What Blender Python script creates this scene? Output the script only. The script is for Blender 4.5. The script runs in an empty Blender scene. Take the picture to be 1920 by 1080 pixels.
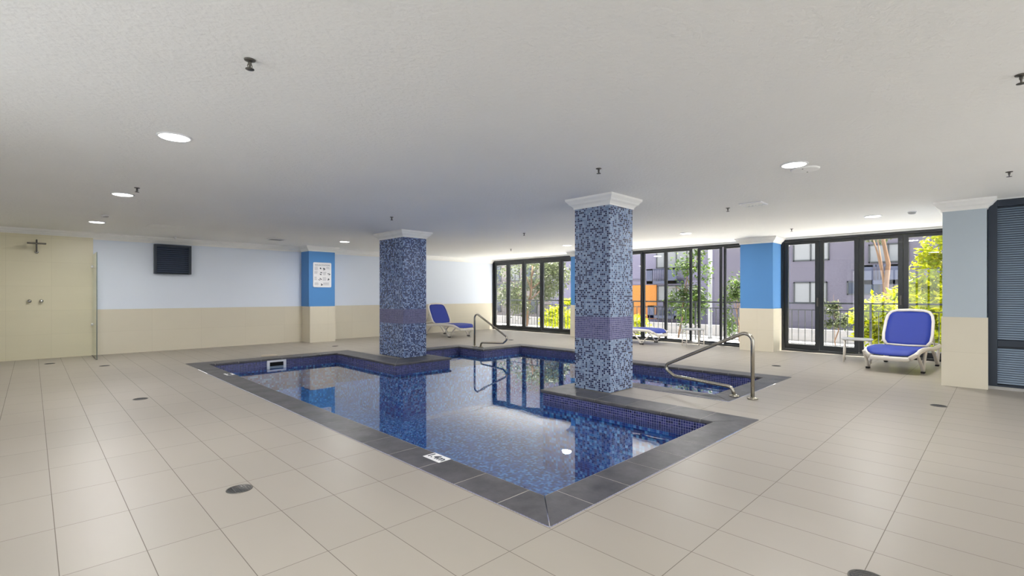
import bpy, bmesh, math, random
from mathutils import Vector, Matrix, noise
C = bpy.context.scene
COL = C.collection
PI = math.pi
random.seed(7)

# ------------------------------------------------------------------ camera, world, sun, exposure
# room axes: x runs from the camera to the window wall, y runs to the long blue and beige wall
cam_d = bpy.data.cameras.new('camera')
cam = bpy.data.objects.new('camera', cam_d); COL.objects.link(cam)
cam.location = (0, 0, 1.2)
cam.rotation_euler = (PI/2, 0, math.radians(-44.66))
cam_d.sensor_width = 36; cam_d.lens = 36*910.7/1920
cam_d.shift_y = 13/1920
cam_d.clip_start = 0.05; cam_d.clip_end = 300
C.camera = cam

world = bpy.data.worlds.new('sky'); C.world = world; world.use_nodes = True
wn = world.node_tree; wn.nodes.clear()
wo = wn.nodes.new('ShaderNodeOutputWorld'); wb = wn.nodes.new('ShaderNodeBackground')
wb.inputs[0].default_value = (0.92, 0.96, 1.0, 1); wb.inputs[1].default_value = 2.1
wn.links.new(wb.outputs[0], wo.inputs[0])

sun_d = bpy.data.lights.new('sun', 'SUN'); sun_d.energy = 28; sun_d.angle = math.radians(1.0)
sun_d.color = (1.0, 0.95, 0.86)
sun = bpy.data.objects.new('sun', sun_d); COL.objects.link(sun)
sun.location = (20, 0, 20)
sun.rotation_euler = Vector((-0.13, 0.22, -1.0)).to_track_quat('-Z', 'Y').to_euler()

vs = C.view_settings
vs.view_transform = 'Standard'; vs.look = 'None'; vs.gamma = 1; vs.use_curve_mapping = False
vs.exposure = 0.66
LAMP_W = 22.0
C.cycles.max_bounces = 10; C.cycles.diffuse_bounces = 6; C.cycles.transparent_max_bounces = 16
C.cycles.sample_clamp_indirect = 6.0

ZC = 2.43      # ceiling
ZM = 2.30      # underside of the cornices
ZD = 0.91      # top of the beige tiled dado
ZW = -0.135    # water level

# ------------------------------------------------------------------ materials
def lin(c):
    return tuple(((x/255)/12.92 if x/255 <= .04045 else ((x/255+.055)/1.055)**2.4) for x in c)
def new_mat(name):
    m = bpy.data.materials.new(name); m.use_nodes = True
    nt = m.node_tree; b = nt.nodes['Principled BSDF']
    return m, nt, b
def N(nt, t, **kw):
    n = nt.nodes.new(t)
    for k, v in kw.items(): setattr(n, k, v)
    return n
def math_n(nt, op, a, b=None, c=None):
    n = N(nt, 'ShaderNodeMath', operation=op)
    for i, v in enumerate((a, b, c)):
        if v is None: continue
        if isinstance(v, (int, float)): n.inputs[i].default_value = v
        else: nt.links.new(v, n.inputs[i])
    return n.outputs[0]
def mix_c(nt, f, a, b, mode='MIX'):
    n = N(nt, 'ShaderNodeMix', data_type='RGBA', blend_type=mode)
    if isinstance(f, (int, float)): n.inputs[0].default_value = f
    else: nt.links.new(f, n.inputs[0])
    for s, v in ((6, a), (7, b)):
        if isinstance(v, tuple): n.inputs[s].default_value = (*v[:3], 1)
        else: nt.links.new(v, n.inputs[s])
    return n.outputs[2]
def plain(name, rgb, rough=.5, metal=0, var=.04, scale=8, bump=0, spec=.5, bscale=60):
    m, nt, b = new_mat(name)
    c = lin(rgb)
    tc = N(nt, 'ShaderNodeTexCoord'); no = N(nt, 'ShaderNodeTexNoise')
    no.inputs['Scale'].default_value = scale; no.inputs['Detail'].default_value = 4
    nt.links.new(tc.outputs['Object'], no.inputs[0])
    col = mix_c(nt, no.outputs[0], tuple(x*(1-var) for x in c), tuple(min(1, x*(1+var)) for x in c))
    nt.links.new(col, b.inputs['Base Color'])
    b.inputs['Roughness'].default_value = rough; b.inputs['Metallic'].default_value = metal
    b.inputs['Specular IOR Level'].default_value = spec
    if bump:
        n2 = N(nt, 'ShaderNodeTexNoise'); n2.inputs['Scale'].default_value = bscale; n2.inputs['Detail'].default_value = 5
        nt.links.new(tc.outputs['Object'], n2.inputs[0])
        bp = N(nt, 'ShaderNodeBump'); bp.inputs['Strength'].default_value = bump; bp.inputs['Distance'].default_value = .01
        nt.links.new(n2.outputs[0], bp.inputs['Height']); nt.links.new(bp.outputs[0], b.inputs['Normal'])
    return m
def tiled(name, pitch, gap, origin, colours, weights, grout, rough=.3, spec=.5, tone=.0, noise_amp=0, nscale=3, bump=.0, stretch=(1, 1, 1)):
    """axis-aligned tiles on any axis-aligned face; pitch/gap in metres; colours picked per tile"""
    m, nt, b = new_mat(name)
    geo = N(nt, 'ShaderNodeNewGeometry')
    sep = N(nt, 'ShaderNodeSeparateXYZ'); nt.links.new(geo.outputs['Position'], sep.inputs[0])
    nrm = N(nt, 'ShaderNodeSeparateXYZ'); nt.links.new(geo.outputs['True Normal'], nrm.inputs[0])
    cells = []; line = None
    for i in range(3):
        u = math_n(nt, 'DIVIDE', math_n(nt, 'SUBTRACT', sep.outputs[i], origin[i]), pitch[i])
        fl = math_n(nt, 'FLOOR', u); fr = math_n(nt, 'SUBTRACT', u, fl); cells.append(fl)
        d = math_n(nt, 'ABSOLUTE', math_n(nt, 'SUBTRACT', fr, .5))
        on = math_n(nt, 'GREATER_THAN', d, .5 - gap/pitch[i]/2)
        side = math_n(nt, 'LESS_THAN', math_n(nt, 'ABSOLUTE', nrm.outputs[i]), .5)
        on = math_n(nt, 'MULTIPLY', on, side)
        line = on if line is None else math_n(nt, 'MAXIMUM', line, on)
    cmb = N(nt, 'ShaderNodeCombineXYZ')
    for i in range(3): nt.links.new(cells[i], cmb.inputs[i])
    wnz = N(nt, 'ShaderNodeTexWhiteNoise', noise_dimensions='3D'); nt.links.new(cmb.outputs[0], wnz.inputs[0])
    if len(colours) > 1:
        cr = N(nt, 'ShaderNodeValToRGB'); cr.color_ramp.interpolation = 'CONSTANT'
        el = cr.color_ramp.elements; acc = 0
        for k, (c, w) in enumerate(zip(colours, weights)):
            e = el[k] if k < 2 else el.new(acc)
            e.position = acc; e.color = (*lin(c), 1); acc += w
        nt.links.new(wnz.outputs[0], cr.inputs[0]); col = cr.outputs[0]
    else:
        c = lin(colours[0])
        col = mix_c(nt, wnz.outputs[0], tuple(x*(1-tone) for x in c), tuple(min(1, x*(1+tone)) for x in c))
    if noise_amp:
        mp = N(nt, 'ShaderNodeMapping'); mp.inputs['Scale'].default_value = stretch
        nt.links.new(geo.outputs['Position'], mp.inputs[0])
        no = N(nt, 'ShaderNodeTexNoise'); no.inputs['Scale'].default_value = nscale; no.inputs['Detail'].default_value = 6
        nt.links.new(mp.outputs[0], no.inputs[0])
        v = math_n(nt, 'ADD', math_n(nt, 'MULTIPLY', no.outputs[0], 2*noise_amp), 1-noise_amp)
        hs = N(nt, 'ShaderNodeHueSaturation'); nt.links.new(col, hs.inputs['Color']); nt.links.new(v, hs.inputs['Value'])
        col = hs.outputs[0]
    col = mix_c(nt, line, col, lin(grout))
    nt.links.new(col, b.inputs['Base Color'])
    r = math_n(nt, 'ADD', math_n(nt, 'MULTIPLY', line, .8-rough), rough)
    nt.links.new(r, b.inputs['Roughness']); b.inputs['Specular IOR Level'].default_value = spec
    if bump:
        bp = N(nt, 'ShaderNodeBump'); bp.inputs['Strength'].default_value = bump; bp.inputs['Distance'].default_value = .002
        nt.links.new(math_n(nt, 'SUBTRACT', 1.0, line), bp.inputs['Height']); nt.links.new(bp.outputs[0], b.inputs['Normal'])
    return m

M = {}
M['floor'] = tiled('beige_floor_tile', (.3013, .6, .5), .0035, (.083, .425, -.33), [(158, 151, 141)], [1], (112, 105, 97), rough=.38, spec=.35, tone=.025, noise_amp=.05, nscale=2.5, stretch=(1, .35, 1))
M['dado'] = tiled('beige_wall_tile', (.9, .9, .455), .003, (.013, .111, 0), [(218, 210, 191)], [1], (202, 194, 175), rough=.4, spec=.3, tone=.012, noise_amp=.02)
M['shower_tile'] = tiled('olive_beige_shower_tile', (.6, .6, .455), .003, (.26, .111, 0), [(212, 205, 178)], [1], (196, 189, 163), rough=.35, spec=.4, tone=.012, noise_amp=.03, stretch=(.3, 1, 2))
M['mosaic'] = tiled('blue_glass_mosaic', (.0248, .0248, .0248), .0038, (.0117, .0117, .003),
    [(22, 30, 72), (36, 46, 90), (128, 148, 180), (152, 170, 198), (112, 134, 168)], [.29, .07, .27, .19, .18], (162, 172, 192), rough=.22, spec=.5)
M['mosaic_fine'] = tiled('blue_glass_mosaic_small', (.0248, .0248, .0248), .0036, (.0117, .0117, .003),
    [(20, 30, 76), (40, 56, 104), (128, 150, 192), (166, 184, 216), (104, 128, 174)], [.36, .12, .20, .18, .14], (144, 160, 198), rough=.22, spec=.5)
M['band'] = tiled('purple_mosaic_band', (.0248, .0248, .0248), .0042, (.0117, .0117, .003),
    [(82, 84, 130), (66, 68, 112), (98, 96, 140)], [.4, .35, .25], (160, 160, 186), rough=.25, spec=.5)
M['waterline'] = tiled('navy_waterline_mosaic', (.0265, .0265, .0265), .003, (.0117, .0117, .004),
    [(44, 50, 108), (32, 40, 94), (64, 66, 126), (24, 28, 72)], [.35, .3, .2, .15], (150, 152, 186), rough=.25, spec=.5)
M['basin'] = tiled('pool_interior_mosaic', (.034, .034, .034), .003, (.0117, .0117, .007),
    [(14, 48, 128), (26, 78, 170), (64, 140, 212), (110, 184, 236), (40, 108, 192)], [.26, .2, .2, .14, .2], (60, 110, 170), rough=.4, spec=.3)
M['nosing'] = plain('dark_step_nosing', (20, 32, 70), .4)
M['ceiling'] = plain('textured_white_ceiling', (244, 243, 240), .9, var=.03, scale=.9, bump=.55, spec=.1, bscale=34)
M['white_trim'] = plain('white_cornice_plaster', (244, 243, 240), .6, bump=.05)
M['wall_blue'] = plain('pale_blue_paint', (228, 235, 247), .6, var=.01, scale=1.2, spec=.2)
M['mid_blue'] = plain('mid_blue_paint', (88, 143, 203), .6, var=.015, scale=1.5, spec=.2)
M['mid_blue_deep'] = plain('strong_blue_paint', (90, 142, 200), .6, var=.015, scale=1.5, spec=.2)
M['plain_wall'] = plain('pale_plaster', (214, 216, 216), .7, var=.01)
M['grey_blue'] = plain('grey_blue_paint', (182, 193, 202), .6, var=.01, spec=.2)
M['black_frame'] = plain('dark_window_frame', (36, 40, 44), .4, var=.05)
M['navy_frame'] = plain('navy_powder_coat', (36, 46, 60), .38, var=.05)
M['slat'] = plain('blue_grey_slat', (134, 150, 168), .35, var=.05)
M['vent_slat'] = plain('dark_vent_slat', (78, 88, 108), .45, var=.05)
M['chrome'] = plain('brushed_stainless', (176, 170, 158), .22, metal=1, var=.03)
M['steel'] = plain('polished_chrome', (200, 198, 192), .15, metal=1, var=.02)
M['dark_steel'] = plain('dull_dark_metal', (104, 101, 96), .4, metal=.7)
M['white_plastic'] = plain('white_resin', (222, 216, 208), .42, var=.02)
M['grey_plastic'] = plain('grey_resin', (176, 176, 178), .4, var=.02)
M['lounger_blue'] = plain('blue_sling_fabric', (20, 50, 152), .55, var=.06, bump=.3, bscale=300)
M['rubber'] = plain('black_rubber', (34, 32, 32), .7)
M['black_hole'] = plain('black_void', (10, 10, 12), .9)
M['white'] = plain('white_enamel', (236, 236, 238), .4)
M['ink'] = plain('dark_print', (64, 70, 82), .6)
M['grey_ink'] = plain('grey_print', (128, 128, 140), .6)
M['sand'] = plain('beige_lid_plastic', (190, 178, 160), .5)
M['drain_metal'] = plain('dark_drain_grate', (74, 76, 80), .5, metal=.3)
M['kerb'] = plain('rough_concrete', (170, 168, 166), .9, var=.2, scale=12, bump=.5)
M['balcony'] = plain('pale_balcony_paving', (236, 235, 232), .8)
M['ground'] = plain('pale_concrete_ground', (176, 176, 176), .9, var=.12, scale=1.5)
M['render_wall'] = plain('lavender_grey_render', (96, 93, 112), .85, var=.06, scale=.6)
M['grey_wall'] = plain('grey_render', (80, 77, 90), .85, var=.06, scale=.6)
M['pale_wall'] = plain('pale_pink_render', (112, 105, 106), .85, var=.05, scale=.6)
M['orange'] = plain('orange_cladding', (152, 94, 22), .7, var=.03)
M['curtain'] = plain('white_curtain', (112, 114, 118), .8, var=.08, scale=5)
M['dark_glass'] = plain('dark_window_glass', (52, 58, 72), .12)
M['dark_slab'] = plain('navy_balcony_slab', (48, 54, 76), .6)
M['bark'] = plain('brown_bark', (104, 80, 62), .95, var=.3, scale=6, bump=.8, bscale=20)
M['garden_wall'] = plain('pale_garden_wall', (116, 114, 114), .9, var=.12, scale=3)

def slate():
    m, nt, b = new_mat('slate_coping_stone')
    geo = N(nt, 'ShaderNodeNewGeometry')
    n1 = N(nt, 'ShaderNodeTexNoise'); n1.inputs['Scale'].default_value = 5; n1.inputs['Detail'].default_value = 8; n1.inputs['Roughness'].default_value = .65
    n2 = N(nt, 'ShaderNodeTexNoise'); n2.inputs['Scale'].default_value = 1.1; n2.inputs['Detail'].default_value = 3
    nt.links.new(geo.outputs['Position'], n1.inputs[0]); nt.links.new(geo.outputs['Position'], n2.inputs[0])
    cr = N(nt, 'ShaderNodeValToRGB'); e = cr.color_ramp.elements
    e[0].position = .32; e[0].color = (*lin((54, 55, 60)), 1); e[1].position = .72; e[1].color = (*lin((104, 102, 107)), 1)
    nt.links.new(n1.outputs[0], cr.inputs[0])
    col = mix_c(nt, math_n(nt, 'MULTIPLY', n2.outputs[0], .5), cr.outputs[0], lin((66, 63, 64)))
    nt.links.new(col, b.inputs['Base Color']); b.inputs['Roughness'].default_value = .42; b.inputs['Specular IOR Level'].default_value = .5
    bp = N(nt, 'ShaderNodeBump'); bp.inputs['Strength'].default_value = .25; bp.inputs['Distance'].default_value = .004
    nt.links.new(n1.outputs[0], bp.inputs['Height']); nt.links.new(bp.outputs[0], b.inputs['Normal'])
    return m
M['slate'] = slate()

def see_through(name, ior, tint, rough=0, bump=None, level=1.0):
    m, nt, b = new_mat(name); nt.nodes.remove(b)
    out = nt.nodes['Material Output']
    # same reflectance whichever side of the thin surface is seen
    gb = N(nt, 'ShaderNodeNewGeometry'); fr = N(nt, 'ShaderNodeFresnel')
    nt.links.new(math_n(nt, 'ADD', math_n(nt, 'MULTIPLY', gb.outputs['Backfacing'], 1/ior-ior), ior), fr.inputs[0])
    tr = N(nt, 'ShaderNodeBsdfTransparent'); tr.inputs[0].default_value = (*tint, 1)
    gl = N(nt, 'ShaderNodeBsdfGlossy'); gl.inputs['Roughness'].default_value = rough; gl.inputs[0].default_value = (level, level, level, 1)
    mx = N(nt, 'ShaderNodeMixShader')
    nt.links.new(fr.outputs[0], mx.inputs[0]); nt.links.new(tr.outputs[0], mx.inputs[1]); nt.links.new(gl.outputs[0], mx.inputs[2])
    nt.links.new(mx.outputs[0], out.inputs[0])
    if bump:
        geo = N(nt, 'ShaderNodeNewGeometry'); no = N(nt, 'ShaderNodeTexNoise'); no.inputs['Scale'].default_value = bump[0]; no.inputs['Detail'].default_value = 2
        nt.links.new(geo.outputs['Position'], no.inputs[0])
        bp = N(nt, 'ShaderNodeBump'); bp.inputs['Strength'].default_value = bump[1]; bp.inputs['Distance'].default_value = bump[2]
        nt.links.new(no.outputs[0], bp.inputs['Height'])
        nt.links.new(bp.outputs[0], gl.inputs['Normal']); nt.links.new(bp.outputs[0], fr.inputs['Normal'])
    return m
M['water'] = see_through('clear_pool_water', 2.6, (.86, .95, 1.0), 0.0, (2.2, .05, .02))
M['glass'] = see_through('clear_window_glass', 1.4, (.985, .99, .99))
M['screen_glass'] = see_through('clear_screen_glass', 1.45, (.93, .97, .94))

def emit(name, rgb, s):
    m, nt, b = new_mat(name)
    b.inputs['Base Color'].default_value = (*rgb, 1); b.inputs['Emission Color'].default_value = (*rgb, 1)
    b.inputs['Emission Strength'].default_value = s
    return m
M['lamp'] = emit('lit_diffuser', (1, .99, .96), 6.0)

def leafmat(name, a, b_, trans=.5):
    m, nt, b = new_mat(name)
    geo = N(nt, 'ShaderNodeNewGeometry')
    col = mix_c(nt, geo.outputs['Random Per Island'], lin(a), lin(b_))
    nt.links.new(col, b.inputs['Base Color']); b.inputs['Roughness'].default_value = .5
    tl = N(nt, 'ShaderNodeBsdfTranslucent'); nt.links.new(col, tl.inputs[0])
    mx = N(nt, 'ShaderNodeMixShader'); mx.inputs[0].default_value = trans
    nt.links.new(b.outputs[0], mx.inputs[1]); nt.links.new(tl.outputs[0], mx.inputs[2])
    nt.links.new(mx.outputs[0], nt.nodes['Material Output'].inputs[0])
    return m
M['leaf_yellow'] = leafmat('yellow_green_leaf', (128, 148, 2), (190, 188, 4))
M['leaf_green'] = leafmat('mid_green_leaf', (40, 60, 22), (80, 102, 34))
M['leaf_olive'] = leafmat('dull_green_leaf', (58, 68, 40), (88, 96, 62))

# ------------------------------------------------------------------ mesh helpers
class MB:
    def __init__(s): s.v = []; s.f = []; s.m = []; s.mi = 0; s.smooth = []
    def add(s, vs_, fs, smooth=False):
        n = len(s.v); s.v += [tuple(p) for p in vs_]
        for f in fs: s.f.append([i+n for i in f]); s.m.append(s.mi); s.smooth.append(smooth)
    def box(s, x0, x1, y0, y1, z0, z1):
        vs_ = [(x, y, z) for z in (z0, z1) for y in (y0, y1) for x in (x0, x1)]
        s.add(vs_, [(0, 2, 3, 1), (4, 5, 7, 6), (0, 1, 5, 4), (2, 6, 7, 3), (0, 4, 6, 2), (1, 3, 7, 5)])
    def quad(s, *p): s.add(p, [tuple(range(len(p)))])
    def tube(s, pts, r, n=10, cap=True, closed=False, flat=None):
        """sweep; r number or list; flat=(a,b) elliptical radii"""
        pts = [Vector(p) for p in pts]; k = len(pts); vs_ = []; up = None
        for i, p in enumerate(pts):
            if closed: t = (pts[(i+1) % k]-pts[i-1])
            else: t = (pts[min(i+1, k-1)]-pts[max(i-1, 0)])
            t.normalize()
            if up is None:
                up = Vector((0, 0, 1)) if abs(t.z) < .9 else Vector((1, 0, 0))
            a = t.cross(up)
            if a.length < 1e-5: a = t.orthogonal()
            a.normalize(); b = a.cross(t); b.normalize(); up = b
            rr = r[i] if isinstance(r, (list, tuple)) else r
            ra, rb = (flat[0], flat[1]) if flat else (rr, rr)
            for j in range(n):
                q = 2*PI*j/n; vs_.append(p + a*math.cos(q)*ra + b*math.sin(q)*rb)
        fs = []
        for i in range(k if closed else k-1):
            for j in range(n):
                i2 = (i+1) % k
                fs.append((i*n+j, i*n+(j+1) % n, i2*n+(j+1) % n, i2*n+j))
        if cap and not closed: fs += [tuple(range(n))[::-1], tuple((k-1)*n+j for j in range(n))]
        s.add(vs_, fs, True)
    def lathe(s, prof, cx=0, cy=0, n=32, smooth=True):
        """prof: list of (r, z)"""
        vs_ = []; fs = []
        for (r, z) in prof:
            for j in range(n): q = 2*PI*j/n; vs_.append((cx+r*math.cos(q), cy+r*math.sin(q), z))
        for i in range(len(prof)-1):
            for j in range(n): fs.append((i*n+j, i*n+(j+1) % n, (i+1)*n+(j+1) % n, (i+1)*n+j))
        if prof[0][0] > 1e-6: fs.append(tuple(range(n))[::-1])
        if prof[-1][0] > 1e-6: fs.append(tuple((len(prof)-1)*n+j for j in range(n)))
        s.add(vs_, fs, smooth)
    def build(s, name, mats, parent=None, loc=None, bevel=0):
        me = bpy.data.meshes.new(name); me.from_pydata(s.v, [], s.f)
        if not isinstance(mats, (list, tuple)): mats = [mats]
        for m in mats: me.materials.append(m)
        for i, p in enumerate(me.polygons): p.material_index = s.m[i]; p.use_smooth = s.smooth[i]
        bm = bmesh.new(); bm.from_mesh(me); bmesh.ops.remove_doubles(bm, verts=bm.verts, dist=1e-6)
        bmesh.ops.recalc_face_normals(bm, faces=bm.faces); bm.to_mesh(me); bm.free()
        me.update()
        o = bpy.data.objects.new(name, me); COL.objects.link(o)
        if loc: o.location = loc
        if parent: o.parent = parent
        if bevel:
            b = o.modifiers.new('edge', 'BEVEL'); b.width = bevel; b.segments = 2; b.limit_method = 'ANGLE'
        return o
def tag(o, label=None, cat=None, group=None, kind=None):
    for k, v in (('label', label), ('category', cat), ('group', group), ('kind', kind)):
        if v: o[k] = v
    return o
def empty(name, loc=(0, 0, 0), rz=0, label=None, cat=None, group=None, kind=None):
    o = bpy.data.objects.new(name, None); COL.objects.link(o); o.location = loc; o.rotation_euler = (0, 0, rz)
    o.empty_display_size = .1
    return tag(o, label, cat, group, kind)
def children(o): return [c for c in list(COL.objects) if c.parent == o]
def copy_tree(o, parent=None):
    c = o.copy(); COL.objects.link(c); c.parent = parent
    for ch in children(o): copy_tree(ch, c)
    return c
def ring(mb, x0, x1, y0, y1, prof):
    """moulding round a rectangle; prof = list of (offset, z)"""
    vs_ = []
    for (o, z) in prof: vs_ += [(x0-o, y0-o, z), (x1+o, y0-o, z), (x1+o, y1+o, z), (x0-o, y1+o, z)]
    fs = []
    for i in range(len(prof)-1):
        for j in range(4): fs.append((i*4+j, i*4+(j+1) % 4, (i+1)*4+(j+1) % 4, (i+1)*4+j))
    mb.add(vs_, fs)
CORN = [(0, ZM), (.012, ZM), (.014, ZM+.02), (.030, ZM+.04), (.055, ZM+.058), (.064, ZM+.075), (.082, ZM+.095), (.090, ZM+.105), (.092, ZC)]

# ------------------------------------------------------------------ room shell
X0, X1, Y0, Y1 = -1.6, 11.6, -3.4, 12.7
INNER = [(2.18, 1.93), (4.58, 1.93), (4.58, 4.12), (5.86, 4.12), (5.86, 2.45), (7.57, 2.45), (7.57, 5.75), (8.22, 5.75),
         (8.22, 8.02), (7.05, 8.02), (7.05, 8.90), (5.69, 8.90), (5.69, 7.40), (4.47, 7.40), (4.47, 9.66), (2.18, 9.66)]
CW = .29
def offset(poly, d):
    out = []; n = len(poly)
    for i in range(n):
        p0, p1, p2 = Vector(poly[i-1]), Vector(poly[i]), Vector(poly[(i+1) % n])
        a = (p1-p0).normalized(); b = (p2-p1).normalized()
        na = Vector((a.y, -a.x)); nb = Vector((b.y, -b.x))      # outward for CCW
        out.append(tuple(p1 + (na+nb)*d))
    return out
OUTER = [(1.90, 1.645), (4.96, 1.645), (4.96, 3.83), (5.56, 3.83), (5.56, 2.165), (7.87, 2.165), (7.87, 5.46), (8.52, 5.46),
         (8.52, 8.31), (7.34, 8.31), (7.34, 9.19), (5.40, 9.19), (5.40, 7.98), (4.88, 7.98), (4.88, 10.02), (1.90, 10.02)]
def inside(poly, x, y):
    r = False; n = len(poly)
    for i in range(n):
        (x1, y1), (x2, y2) = poly[i], poly[(i+1) % n]
        if (y1 > y) != (y2 > y) and x < (x2-x1)*(y-y1)/(y2-y1)+x1: r = not r
    return r
def cells(poly, extra=(), want=True, box=None):
    xs = sorted({round(p[0], 4) for p in poly} | ({box[0], box[1]} if box else set()))
    ys = sorted({round(p[1], 4) for p in poly} | ({box[2], box[3]} if box else set()))
    for i in range(len(xs)-1):
        for j in range(len(ys)-1):
            if inside(poly, (xs[i]+xs[i+1])/2, (ys[j]+ys[j+1])/2) == want:
                yield xs[i], xs[i+1], ys[j], ys[j+1]

mb = MB()
for c in cells(OUTER, want=False, box=(X0-.2, X1+.15, Y0-.2, Y1+.2)): mb.quad((c[0], c[2], 0), (c[1], c[2], 0), (c[1], c[3], 0), (c[0], c[3], 0))
fl = mb.build('floor', M['floor'])
so = fl.modifiers.new('thick', 'SOLIDIFY'); so.thickness = .12; so.offset = -1
tag(fl, kind='structure')

mb = MB(); mb.box(X0-.2, X1+.16, Y0-.2, Y1+.2, ZC, ZC+.25); tag(mb.build('ceiling', M['ceiling']), kind='structure')

def wall(name, mb, mats, parent=None):
    o = mb.build(name, mats, parent)
    if not parent: tag(o, kind='structure')
    return o
# long wall: beige tiled dado, pale blue paint above, shower bay tiled to the cornice
wl = empty('wall_left', (0, 0, 0), kind='structure')
mb = MB(); mb.box(.86, X1+.2, Y1+.008, Y1+.2, ZD, ZC); mb.build('upper_paint', M['wall_blue'], wl)
mb = MB(); mb.box(.86, X1+.2, Y1, Y1+.2, 0, ZD); mb.build('dado_panel', M['dado'], wl)
mb = MB(); mb.box(X0-.2, .86, Y1-.02, Y1+.2, 0, ZC); mb.build('shower_tiling', M['shower_tile'], wl)
# cornice along the long wall
tr = empty('trim_1', (0, 0, 0), kind='structure')
mb = MB()
vsx = []
for (o, z) in CORN: vsx += [(X0, Y1-.0-o, z), (X1, Y1-o, z)]
mb.add(vsx, [(2*i, 2*i+1, 2*i+3, 2*i+2) for i in range(len(CORN)-1)])
mb.build('cornice_moulding', M['white_trim'], tr)
# unseen sides that close the room; their glazing is added to let sky light in
YA, YB = .6, 4.6
mb = MB(); mb.box(X0-.2, X0, Y0, YA, 0, ZC); mb.box(X0-.2, X0, YB, Y1, 0, ZC); mb.box(X0-.2, X0, YA, YB, 2.3, ZC); wall('wall_side', mb, M['plain_wall'])
w = empty('window_6', (0, 0, 0), kind='structure')  # added out of view, sized for fill light on the deck side
mb = MB()
for k in range(12):
    y = YA+(YB-YA-.06)*k/11; mb.box(X0-.13, X0-.07, y, y+.06, 0, 2.3)
mb.box(X0-.13, X0-.07, YA+.06, YB-.06, 0, .08); mb.box(X0-.13, X0-.07, YA+.06, YB-.06, 2.22, 2.3)
mb.build('window_frame', M['black_frame'], w)
mb = MB(); mb.box(X0-.105, X0-.095, YA+.06, YB-.06, .08, 2.22); mb.build('glass', M['glass'], w)
mb = MB()
for (a, b) in ((X0, .2), (3.2, 3.8), (8.6, 8.9)): mb.box(a, b, Y0-.2, Y0, 0, ZC)
mb.box(X0, 8.9, Y0-.2, Y0, 2.3, ZC)
wall('wall_front', mb, M['plain_wall'])
for i, (a, b) in enumerate(((.2, 3.2), (3.8, 8.6))):
    w = empty('window_%d' % (4+i), (0, 0, 0), kind='structure')  # added glazing behind the camera, lets sky fill into the near room
    mb = MB()
    for k in range(5):
        x = a + (b-a-.06)*k/4; mb.box(x, x+.06, Y0-.13, Y0-.07, 0, 2.3)
    mb.box(a, b, Y0-.13, Y0-.07, 0, .08); mb.box(a, b, Y0-.13, Y0-.07, 2.22, 2.3)
    mb.build('window_frame', M['black_frame'], w)
    mb = MB(); mb.box(a+.06, b-.06, Y0-.105, Y0-.095, .08, 2.22); mb.build('glass', M['glass'], w)

# pilaster on the long wall
pl = empty('wall_pilaster', (0, 0, 0), kind='structure')
mb = MB(); mb.box(4.93, 5.60, 12.22, Y1+.004, ZD, ZC-.001); mb.build('painted_upper', M['mid_blue'], pl)
mb = MB(); mb.box(4.95, 5.61, 12.205, Y1+.002, 0, ZD); mb.build('tiled_base', M['dado'], pl)
mb = MB(); ring(mb, 4.93, 5.60, 12.22, Y1+.3, CORN); mb.build('cornice_moulding', M['white_trim'], pl)

# window-wall piers
def pier(y0, y1, xf=11.05, paint='mid_blue_deep', xb=X1+.12):
    p = empty('wall_pier', (0, 0, 0), kind='structure')
    mb = MB(); mb.box(xf, xb, y0, y1, ZD, ZC-.001); mb.build('painted_upper', M[paint], p)
    mb = MB(); mb.box(xf-.012, xb, y0-.012, y1+.012, 0, ZD); mb.build('tiled_base', M['dado'], p)
    mb = MB(); ring(mb, xf, xb+.4, y0, y1, CORN); mb.build('cornice_moulding', M['white_trim'], p)
    return p
pier(3.40, 4.06)
pier(8.10, 8.77)
pier(.15, .57, xf=8.61, paint='grey_blue')

# header strip above the windows
mb = MB()
for a, b in ((8.77, Y1), (4.06, 8.10), (.57, 3.40)): mb.box(X1-.02, X1+.12, a, b, 2.39, ZC-.001)
tag(mb.build('trim_2', M['white_trim']), kind='structure')

# ------------------------------------------------------------------ window wall: three runs of dark framed folding doors
def leaf(parent, ya, yb, z0=.05, z1=2.31, st=.075, top=.06, bot=.10, x=X1+.03, gl=True):
    mb = MB()
    mb.box(x, x+.05, ya, ya+st, z0, z1); mb.box(x, x+.05, yb-st, yb, z0, z1)
    mb.box(x, x+.05, ya+st, yb-st, z1-top, z1); mb.box(x, x+.05, ya+st, yb-st, z0, z0+bot)
    o = mb.build('sash', M['black_frame'], parent, bevel=.003)
    g = MB(); g.box(x+.022, x+.028, ya+st-.005, yb-st+.005, z0+bot-.005, z1-top+.005)
    g.build('glass', M['glass'], o)
    return o
def handle(parent, y, z, x=X1+.03):
    mb = MB(); mb.box(x-.012, x, y-.014, y+.014, z-.09, z+.09); mb.box(x-.045, x-.03, y-.008, y+.008, z-.07, z+.05)
    mb.box(x-.04, x-.005, y-.008, y+.008, z+.03, z+.046)
    mb.build('handle', M['dark_steel'], parent)
def run(idx, y0, y1, splits, handles=(), z1=2.335, **kw):
    w = empty('window_%d' % idx, (0, 0, 0), kind='structure')
    mb = MB()
    mb.box(X1-.02, X1+.10, y0, y0+.05, 0, 2.39); mb.box(X1-.02, X1+.10, y1-.05, y1, 0, 2.39)
    mb.box(X1-.02, X1+.10, y0+.05, y1-.05, z1+.005, 2.39); mb.box(X1-.02, X1+.10, y0+.05, y1-.05, 0, .045)
    mb.build('outer_frame', M['black_frame'], w, bevel=.004)
    for a, b in zip(splits[:-1], splits[1:]): leaf(w, a+.002, b-.002, z1=z1, **kw)
    for y, z in handles: handle(w, y, z)
    return w
run(1, 8.77, 12.70, [8.82, 9.62, 10.42, 11.22, 11.97, 12.65], [(9.66, 1.0)], top=.11)
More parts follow.
